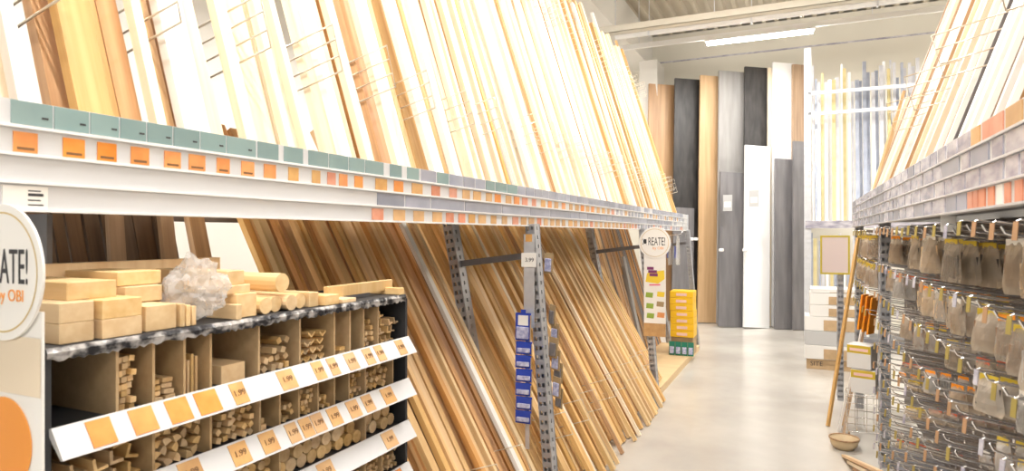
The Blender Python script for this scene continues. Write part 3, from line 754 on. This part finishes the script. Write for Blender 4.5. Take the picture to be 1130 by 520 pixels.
# ================================================================== PANELS LEANING ON THE END WALL
def wall_panel(label, pl_, pr_, top, m, edge, Ybase=11.25, wid=.6, yaw=-.55, th=.04, group='worktop panels on the end wall'):
    Xr = Xat(pr_, Ybase-.25)
    t = thing('worktop_panel', label, 'panel', (Xr, Ybase-.25, .001), (0, 0, 0), group)
    # right edge nearest the aisle, panel turned in its slot; leans to the wall
    H = top
    lean = math.atan(.32/H) if H > 3.4 else math.atan(.42/3.0*.8)
    wdx = (pr_-pl_)/F*dep(Xr, Ybase)
    wid = wdx/math.cos(yaw)+.03
    R = (Matrix.Rotation(-lean, 3, 'X') @ Matrix.Rotation(yaw, 3, 'Z')).to_euler()
    t.rotation_euler = R
    ob('panel', boxm(-wid, 0, 0, th, 0, H, m), t)
    ob('edge_band', boxm(0, .003, 0, th, 0, H, edge), t)
PN = [('oak grained worktop panel, leftmost on the end wall', 718, 745, 4.16, 'lam_oak', 'edge_pale', 0),
      ('tall black worktop panel between the two oak panels on the end wall', 747, 772, 4.22, 'lam_dark', 'edge_black', 0),
      ('oak grained worktop panel reaching the floor, right of the tall black panel', 775, 796, 4.24, 'lam_oak_light', 'lam_oak', 0),
      ('tall grey worktop panel behind the short slate panel', 797, 824, 4.27, 'lam_grey', 'lam_grey', 0),
      ('tall charcoal panel behind the short white panel', 826, 851, 4.30, 'lam_dark', 'edge_pale', 0),
      ('tall white panel with pale raw edge, right of the charcoal panel', 857, 877, 4.34, 'lam_white', 'lam_white', 0),
      ('brown panel, last on the right beside the perforated post', 878, 889, 4.30, 'oak_brown', 'oak_brown', 0),
      ('short slate panel leaning before the grey panel', 798, 819, 2.52, 'lam_slate', 'lam_slate', .62),
      ('short bright white panel leaning before the charcoal panel', 826, 849, 2.95, 'lam_white', 'lam_white', .5),
      ('short grey panel leaning before the tall white panel', 859, 874, 2.72, 'lam_slate', 'lam_grey', .5),
      ('short dark grey panel beside the perforated post', 879, 890, 3.0, 'lam_slate', 'lam_slate', .5),
      ('short charcoal panel half hidden behind the left rail end', 746, 764, 1.95, 'lam_slate', 'edge_black', .5),
      ('narrow raw pine board standing between the charcoal and the white panels', 850, 857, 4.28, 'pine', 'pine', .1)]
for lb, a, b, H, m, e, f in PN: wall_panel(lb, a, b, H, m, e, 11.45-f*.62, yaw=.55)
for i, (px_, py_) in enumerate(((803, 222), (832, 217))):
    Y_ = 10.72; X_ = Xat(px_, Y_)
    t = thing('price_card_hanger', 'small white card hanging on the %s' % ('short slate panel', 'short white panel')[i], 'price card', (X_, Y_, Zat(py_, X_, Y_)))
    ob('card', boxm(-.07, .07, -.004, 0, -.16, .10, 'box_grey'), t); ob('print', boxm(-.05, .05, -.006, -.004, -.10, -.01, 'sign_white'), t)
for i, (px_, py_) in enumerate(((763, 264), (768, 264), (796, 276), (822, 276))):
    Yc = (10.72, 11.06, 10.60, 10.72)[i]; X_ = Xat(px_, Yc)
    tag(ob('clip', boxm(-.035, .035, -.05, .06, -.025, .025, 'white_paint', .01), None, (X_, Yc, Zat(py_, X_, Yc))), 'white retaining clip between the panels, %s from the left' % ('first', 'second', 'third', 'fourth')[i], 'clip', 'clips between the wall panels')
# ================================================================== PROFILE RACK BY THE END WALL
YR = 9.6
pr_ = thing('profile_rack', 'white perforated rack of metal profiles standing by the end wall', 'rack', (.1, YR, 0))
for x in (0, 1.95): ob('post', perf(.085, 4.05, .06, 'galv', .07, .014, .018), pr_, (x, 0, 0))
for z, m in ((3.40, 'galv'), (3.12, 'galv')): ob('cross_bar', boxm(0, 1.95, -.03, .0, z, z+.045, m), pr_)
ob('shelf', boxm(-.03, 1.98, -.06, .5, 1.60, 1.66, 'galv'), pr_)
ob('shelf_rail', boxm(-.03, 1.98, -.075, -.06, 1.58, 1.68, 'sleeve'), pr_)
ob('base', boxm(-.03, 1.98, -.06, .5, .0, .12, 'steel_dark'), pr_)
ob('rear_bar', boxm(0, 1.95, .45, .5, 3.2, 3.26, 'galv'), pr_)
x = .07; i = 0
while x < 1.85:
    wd = U(.018, .05); H = U(1.95, 2.22); m = random.choice(['alu_a', 'alu_a', 'alu_b', 'alu_b', 'alu_c', 'lam_white'])
    kind = random.choice(['angle', 'tube', 'tube'])
    pts = [(-wd/2,-.02), (wd/2,-.02), (wd/2,-.016), (-wd/2+.004,-.016), (-wd/2+.004,.02), (-wd/2,.02)] if kind == 'angle' else [(-wd/2,-.015), (wd/2,-.015), (wd/2,.015), (-wd/2,.015)]
    l = '%s metal %s, %s from the perforated post in the profile rack' % ({'alu_a': 'silver', 'alu_b': 'bluish grey', 'alu_c': 'brass coloured', 'lam_white': 'white'}[m], 'angle profile' if kind == 'angle' else 'tube profile', ORD[min(49, i)])
    tag(ob('metal_profile', profm(pts, H, m), None, (.1+x, YR+.07+.11*(i % 2), 1.662), (-.1, 0, 0)), l, 'profile', 'metal profiles in the profile rack')
    x += wd*.6+U(.012, .03); i += 1
x = .05; i = 0
while x < .75:
    wd = U(.02, .05); m = random.choice(['alu_a', 'alu_b', 'alu_c', 'lam_white'])
    l = '%s profile on the bottom of the profile rack, %s from the left' % ({'alu_a': 'silver', 'alu_b': 'bluish grey', 'alu_c': 'brass coloured', 'lam_white': 'white'}[m], ORD[i]); i += 1
    tag(ob('metal_profile', cbox(wd, .03, U(1.2, 1.4), m), None, (.1+x, YR+.1, .122), (-.08, 0, 0)), l, 'profile', 'profiles at the bottom of the profile rack')
    x += wd+U(.01, .03)

# ================================================================== RIGHT RACK
XR = .42; ZR0, ZR1 = 1.562, 1.782; RY0, RY1 = .15, 6.3
rr_ = thing('timber_rack', 'grey steel rack on the right with a four-row printed rail and leaning boards', 'rack', (.9, 0, 0))
def rq(name, me, loc=(0,0,0), rot=(0,0,0)): return ob(name, me, rr_, (loc[0]-.9, loc[1], loc[2]), rot)
rq('shelf_deck', boxm(XR+.03, 1.3, RY0, RY1, 1.60, 1.64, 'steel_dark'))
for y_ in (RY0+.05, 4.72, RY1-.02):
    rq('rear_post', perf(.06, 4.1, .075, 'steel_dark'), (.97, y_, 0), (0, math.atan(.11), 0))
rq('front_post', perf(.06, 1.6, .075, 'steel'), (.50, 4.72, 0))
rq('front_post', perf(.06, 1.6, .075, 'steel'), (.47, RY1-.05, 0))
rq('front_post', perf(.05, 1.15, .06, 'steel'), (.335, RY1+.15, 0))
rq('rear_rail', boxm(1.31, 1.36, RY0, RY1, 3.3, 3.38, 'steel_dark'))
rq('hanging_label', boxm(.425, .468, 2.5, 2.503, 1.508, 1.561, 'sign_white'))
rbeam = rq('shelf_beam', boxm(XR+.004, XR+.03, RY0, RY1, ZR0, ZR1, 'rail_white'))
HR = (ZR1-ZR0)/4
def rb(name, y0, y1, z0, z1, m, x0=-.001, x1=.004): return ob(name, boxm(XR-x1, XR-x0, y0, y1, z0, z1, m), rbeam, (-.0, 0, 0))
for i in range(4):
    z = ZR0+i*HR
    rb('price_rail', RY0, RY1, z+.004, z+HR, 'rail_white', -.004, .0)
    rb('rail_lip', RY0, RY1, z, z+.006, 'galv', 0, .007)
    y_ = RY0+.3
    while y_ < RY1-.1:
        near = y_ < 2.1
        if i == 0: wd, m = (U(.05, .07), random.choice(['tag_red', 'tag_red', 'tag_orange', 'sign_white'])) if near else (U(.1, .22), random.choice(['card_grey', 'sleeve']))
        elif i == 3: wd, m = U(.08, .2), (random.choice(['sleeve', 'tag_tan', 'tag_red', 'sleeve']) if near else random.choice(['sleeve', 'card_grey']))
        else: wd, m = U(.08, .25), random.choice(['card_grey', 'sleeve', 'sleeve'])
        rb('price_tag' if i in (0,) and near else 'info_card', y_, min(y_+wd-.01, RY1), z+.007, z+HR-.003, m, 0, .003)
        y_ += wd+U(.0, .03)
# boards of the right upper tier
bl = 0; fl = 0
DIV_R = (1.5, 2.1, 2.9, 3.6, 4.3)
y = RY0+.9
while y < RY1-.64:
    wy = random.choice([.03, .044, .044, .06, .08]); z = ZR0+.085
    m = random.choices(['primed_white', 'pine', 'oak_brown', 'pine_gold', 'lam_slate'], [3.4, 1.2, 4.2, 2.2, 1.])[0]
    kw = dict(KW, lam_slate='slate grey')
    if y > RY1-.5: m = random.choice(['pine_gold', 'pine'])
    l = '%s %s, %s rear board from the near end of the upper right rack' % (kw[m], 'batten' if wy < .05 else 'plank', ORD[min(49, bl)])
    bl += 1; g = '%s boards in the upper right rack' % kw[m]
    H = U(2.1, 2.45) if y < RY1-.5 else U(.7, 1.3)
    if abs(y+wy/2-4.72) > .09 and min(abs(y+wy/2-d) for d in DIV_R) > wy/2+.006: lean_board('timber_batten' if wy < .05 else 'timber_plank', l, g, y+wy/2, .50, .345+U(-.01, .01), 1.645, wy-.003, .024, H, m, layer=U(.0, .05), side=1)
    y += wy+U(.002, .018)
for i in range(3):
    lean_board('timber_plank', 'golden short plank at the far end of the upper right rack, %s' % ('nearest', 'middle', 'farthest')[i], 'short planks in the upper right rack', RY1-.40+i*.012-.06*(2-i), .50, .25, 1.645, .045, .022, (1.0, .8, .7)[i], 'pine_gold', side=1)
y = RY0+1.0
while y < RY1-.7:
    wy = random.choice([.028, .044, .05])
    m = random.choices(['primed_white', 'pine', 'oak_brown'], [5, 3, 2])[0]
    fl += 1; l = '%s moulding, %s forward piece from the near end of the upper right rack' % (KW[m], ORD[fl-1]); g = 'mouldings forward in the upper right rack'
    if abs(y+wy/2-4.72) > .12 and min(abs(y+wy/2-d) for d in DIV_R) > wy/2+.03: lean_board('timber_lath', l, g, y+wy/2, .462, .345, 1.645, wy-.002, .018, U(2.0, 2.4), m, roll=U(-.01, .01), side=1)
    y += wy+U(.06, .22)
tag(ob('veneer_sheet', boxm(-.012, .012, -.16, .16, 0, 1.0, 'sign_cream'), None, (.50, RY1-.18, 1.652), (0, .30, 0)), 'wide pinkish sheet at the far end of the upper right rack', 'sheet')
for i, y_ in enumerate(DIV_R):
    rq('divider', divider, (.50+.35*.5-.17, y_, 2.1), (0, .25, math.pi))

def contents(wd, ht, m, key):           # a handful of small fittings inside a bag
    k = ('contents', key, round(wd, 3), round(ht, 3), m)
    if k in _cache: return _cache[k]
    q = random.Random(key*7+len(m)); bm = bmesh.new(); n_ = 5
    for i in range(n_):
        u = (-.5+(i+.5)/n_)*wd*.8; hw_ = wd*.8/n_*q.uniform(.28, .44)
        z1 = -ht*q.uniform(.26, .42); z0 = -ht*q.uniform(.84, .93); d = q.uniform(.002, .0045)
        bbox_add(bm, -d-.001, -.0006, u-hw_, u+hw_, z0, z1)
        bbox_add(bm, -d-.003, -d-.001, u-hw_*.6, u+hw_*.6, z0+ht*.05, z0+ht*.2)
    _cache[k] = finish(bm, 'contents', m); return _cache[k]
mat('fit_brown', (.22, .12, .06), .45); mat('fit_steel', (.5, .49, .48), .3, .8); mat('fit_beech', (.62, .44, .25), .5); mat('fit_dark', (.05, .04, .035), .5)
# ---- hook wall under the right beam
HY0, HY1 = .9, 4.845; XW = .80
hw = thing('hook_wall', 'dark grooved slat wall under the right beam, full of chrome hooks', 'hook wall', (XW, HY0, 0))
nsl = 15
for i in range(nsl):
    z = .06+i*.1
    ob('slat', boxm(0, .016, 0, HY1-HY0, z+.006, z+.1, 'slatwall', .002), hw)
ob('backing', boxm(.016, .03, 0, HY1-HY0, .05, 1.57, 'edge_black'), hw)
ob('base', boxm(-.26, .0, 0, HY1-HY0, 0, .1, 'steel_dark'), hw)
HL = .37
bm = bmesh.new()
tube_add(bm, [(0,0,0), (-HL+.03,0,.045), (-HL+.008,0,.052), (-HL,0,.068)], .0032, 6)
tube_add(bm, [(0,0,.03), (-HL-.01,0,.080), (-HL-.016,0,.076)], .0026, 6)
bbox_add(bm, -.004, .0, -.018, .018, -.02, .05)
hook = finish(bm, 'hook', 'chrome', False)
flap = {m: boxm(-.001, .001, -.0065, .0065, -.036, .004, m) for m in ('flap_olive', 'flap_tan', 'sleeve')}
HZ = [1.455, 1.25, 1.075, .915, .77, .64, .50, .375, .255, .15]
pm = ['plastic_bag', 'plastic_bag', 'plastic_bag_clear']
ordn = ('first', 'second', 'third', 'fourth', 'fifth', 'sixth', 'seventh', 'eighth', 'ninth', 'tenth')
bagn = 0
for r, z in enumerate(HZ):
    k = 0; y_ = 4.42+U(-.03, .03)
    while y_ > 1.05:
        zz = z+U(-.006, .006)
        h = ob('hook', hook, hw, (0, y_-HY0, zz))
        ob('price_flap', random.choice([flap['sleeve'], flap['flap_olive'], flap['flap_olive'], flap['flap_tan']]), h, (-HL-.017, 0, .072), (0, .1, .5))
        # goods: upper rows well stocked, the lower rows half sold
        p_full = (.75, .75, .65, .4, .3, .28, .22, .2, .2, .2)[r]
        if y_ > 3.75: p_full *= .35
        if r == 0 and y_ < 2.6 and y_ > 2.3: p_full = 0
        if random.random() < p_full and bagn < 290:
            n_ = random.choice([4, 5, 6])
            gap_ = (HZ[r]-HZ[r+1]) if r < 9 else .12
            style = random.choice([0, 1, 2, 3]); ht = min(gap_-(.05 if r < 4 else .085), (.15, .165, .14, .175)[style]); wd = (.078, .09, .07, .094)[style]
            cm = random.choice(['fit_brown', 'fit_steel', 'fit_beech', 'fit_beech', 'fit_dark', 'fit_brown'])
            ht = max(.05, ht); yw = U(.35, .85)
            x = XW-HL+.035+U(0, .08)
            hm = random.choice(['header_yellow', 'header_yellow', 'header_red', 'header_white', 'header_orange'])
            mm = pm[style % 3]
            g = 'fittings bags on the %s hook row' % ordn[r]
            for j in range(n_):
                if x > XW-.04: break
                l = '%s bag with %s header, %s from tip, %s hook from far end, %s row' % ('brownish' if mm == 'plastic_bag' else 'clear', hm.split('_')[1], ORD[j], ORD[k], ordn[r])
                t = thing('fittings_bag', l, 'bag', (x, y_+U(-.004, .004), zz+.006+(XW-x)*.13), (U(-.05, .05), 0, yw+U(-.05, .05)), g)
                ob('pouch', pouch(wd, ht, .010, mm, 10+style), t, (0, 0, -.012))
                ob('contents', contents(wd, ht, cm, 10+style), t, (0, 0, -.012))
                ob('header_card', boxm(-.0028, .0018, -wd*.29, wd*.29, -.030, -.012, hm), t)
                x += U(.04, .06); bagn += 1
        y_ -= U(.15, .2)
        k += 1
# ---- second hook wall farther on
h2 = thing('hook_wall', 'second, farther hook wall between the right posts with brown bags and orange packs', 'hook wall', (.80, 4.85, 0))
for i in range(15): ob('slat', boxm(0, .016, 0, 1.36, .06+i*.1+.006, .16+i*.1, 'slatwall', .002), h2)
ob('backing', boxm(.016, .03, 0, 1.36, .05, 1.57, 'edge_black'), h2)
for r, z in enumerate((1.45, 1.25, 1.05, .90)):
    for k in range(6):
        y_ = .15+k*.21
        hk = ob('hook', hook, h2, (0, y_, z)); ob('price_flap', flap['flap_olive'], hk, (-HL-.017, 0, .072), (0, .1, .5))
        if r < 2:
            for j in range(2):
                l = 'small brown bag %s on %s hook, %s row of farther hook wall' % (('in front', 'behind')[j], ORD[k], ('top', 'second')[r])
                t = thing('fittings_bag', l, 'bag', (XW-HL+.03+j*.06, 4.85+y_, z+.045), (U(-.1, .1), 0, .5+U(-.13, .13)), 'brown bags on the farther hook wall')
                ob('pouch', pouch(.12, .15, .012, 'plastic_bag', 31), t, (0, 0, -.012)); ob('contents', contents(.12, .15, 'fit_brown', 31), t, (0, 0, -.012)); ob('header_card', boxm(-.0028, .0018, -.035, .035, -.036, -.004, 'header_yellow'), t)
for i, px_ in enumerate((953, 958, 964)):
    y_ = 4.9+i*.1
    t = thing('orange_pack', 'bright orange pack hanging %s on the farther hook wall' % ('left', 'middle', 'right')[i], 'pack', (.435+.02*i, 5.05+.12*(2-i), 1.06), (0, .12, -.5), 'orange packs on the farther hook wall')
    ob('pack', boxm(-.006, .006, -.05, .05, -.26, 0, 'header_orange', .003), t); ob('yellow_band', boxm(-.0075, -.006, -.045, .045, -.25, -.18, 'header_yellow'), t)
# white and yellow cartons on a slope
for i, (px_, z, rz) in enumerate(((0, .57, -.4), (0, .395, -.3))):
    t = thing('printed_carton', 'white carton with yellow and pink print leaning %s at the right rack post' % ('above', 'below')[i], 'carton', (.41+.02*i, 5.2, z-.03), (.0, 0, rz), 'cartons by the right post')
    ob('carton', boxm(-.08, .08, -.07, .07, 0, .17, 'box_white', .003), t)
    ob('yellow_print', boxm(-.078, .078, -.0715, -.07, .11, .165, 'header_yellow'), t); ob('pink_print', boxm(-.06, .06, -.0725, -.0715, .125, .145, 'label_pink'), t)
bk = thing('wire_basket', 'chrome wire basket holding cartons at the foot of the hook wall', 'basket', (.42, 5.2, .10))
bm = bmesh.new()
for z in (.0, .1, .2, .26): tube_add(bm, [(-.11,-.1,z), (.16,-.1,z), (.16,.1,z), (-.11,.1,z)], .003, 5, True)
for x in (-.11, -.05, .01, .07, .13): tube_add(bm, [(x,-.1,.26), (x,-.1,0), (x,.1,0), (x,.1,.26)], .0025, 5)
ob('wires', finish(bm, 'basket', 'chrome'), bk)
for x in (-.1, .15): ob('leg', boxm(x-.006, x+.006, -.09, -.08, -.1, 0, 'chrome'), bk)

# ---- things on the floor and post at the right
ps = thing('framed_notice', 'pale notice in a yellow frame on the right rack end post', 'notice', ((Xat(905, 6.38)+Xat(938, 6.38))/2, 6.38, Zat(303, .3, 6.38)))
wn = (Xat(938, 6.38)-Xat(905, 6.38))/2; hn = (303-260)*dep(.3, 6.38)/F
bm = bmesh.new(); fw = .016
bbox_add(bm, -wn, wn, -.006, .006, 0, fw); bbox_add(bm, -wn, wn, -.006, .006, hn-fw, hn); bbox_add(bm, -wn, -wn+fw, -.006, .006, fw, hn-fw); bbox_add(bm, wn-fw, wn, -.006, .006, fw, hn-fw)
ob('frame', finish(bm, 'frame', 'frame_yellow'), ps); ob('sheet', boxm(-wn+fw, wn-fw, -.002, .003, fw, hn-fw, 'poster_pink'), ps)
z = .0
BX = [(.19, .10, 'cardboard', .06), (.30, .15, 'box_white', 0), (.30, .19, 'box_grey', .0), (.30, .13, 'box_white', 0), (.26, .12, 'box_white', .02), (.26, .11, 'box_white', .02)]
t = thing('cardboard_box', 'small brown cardboard box with printed letters under the white cartons', 'box', (.17, 7.93, 0))
ob('carton', boxm(-.1, .42, -.12, .2, 0, .115, 'cardboard', .003), t); ob('print', textm('SITE', .07, 'print_dark'), t, (0, -.1208, .06), (math.pi/2, 0, 0))
z = .116
for i, (h_, m) in enumerate(((.155, 'box_white'), (.16, 'box_grey'), (.16, 'box_white'), (.13, 'box_white'), (.13, 'box_white'), (.05, 'box_white'))):
    dx = (0, .0, .0, .05, .05, .06)[i]
    t = thing('flat_carton', '%s carton %s in the stack under the framed notice' % ('grey' if m == 'box_grey' else 'white', ('at the bottom', 'second from the bottom', 'third from the bottom', 'fourth from the bottom', 'fifth from the bottom', 'on top')[i]), 'carton', (.05+dx, 7.95, z), (0, 0, 0), 'cartons under the framed notice')
    ob('carton', boxm(0, .58-dx, -.16, .2, 0, h_-.003, m, .003), t)
    if m == 'box_white': ob('brown_end', boxm(.19, .575-dx, -.162, -.16, .004, h_-.04, 'cardboard'), t)
    z += h_
a = (.20, 5.52, .004); b = (.375, 5.70, 1.15)
o = tag(ob('wood_strip', cbox(.022, .022, 1.5, 'pine_gold')), 'thin wooden strip leaning alone against the right rack', 'strip'); aim(o, a, b)
for i, (x, y_, w_, m, L, s_) in enumerate(((.27, 5.42, .05, 'box_white', .95, .20), (.30, 5.37, .045, 'oak_brown', .85, .17), (.30, 5.62, .07, 'lam_oak_light', .9, .2))):
    tag(ob('offcut_board', cbox(.016, w_, L, m), None, (x, y_, .004), (0, math.atan(s_), 0)), ('white narrow offcut', 'brown offcut', 'oak offcut')[i]+' standing against the right rack near the bowl', 'offcut', 'offcuts against the right rack')
bw = thing('wooden_bowl', 'shallow pale wooden bowl on the floor at the right rack', 'bowl', (Xat(931, 5.05), 5.0, 0))
ob('bowl', lathe([(.0, .004), (.06, .002), (.085, .03), (.095, .075), (.09, .077), (.078, .03), (.05, .012), (0, .012)], 'bowl_wood'), bw)
ob('rim', lathe([(.089, .07), (.098, .07), (.098, .08), (.089, .08), (.089, .07)], 'oak_brown'), bw)
for i in range(5):
    o = tag(ob('floor_board', cbox(.03, .016+.005*(i % 2), 1.1-.05*i, ('pine_gold', 'pine', 'pine_red')[i % 3])), 'wooden batten lying slanted at the foot of the hook wall', 'batten', 'battens at the foot of the hook wall')
    aim(o, (.27+.025*i, 4.80-.12*i, .012), (.35+.012*i, 4.05-.12*i, .20))
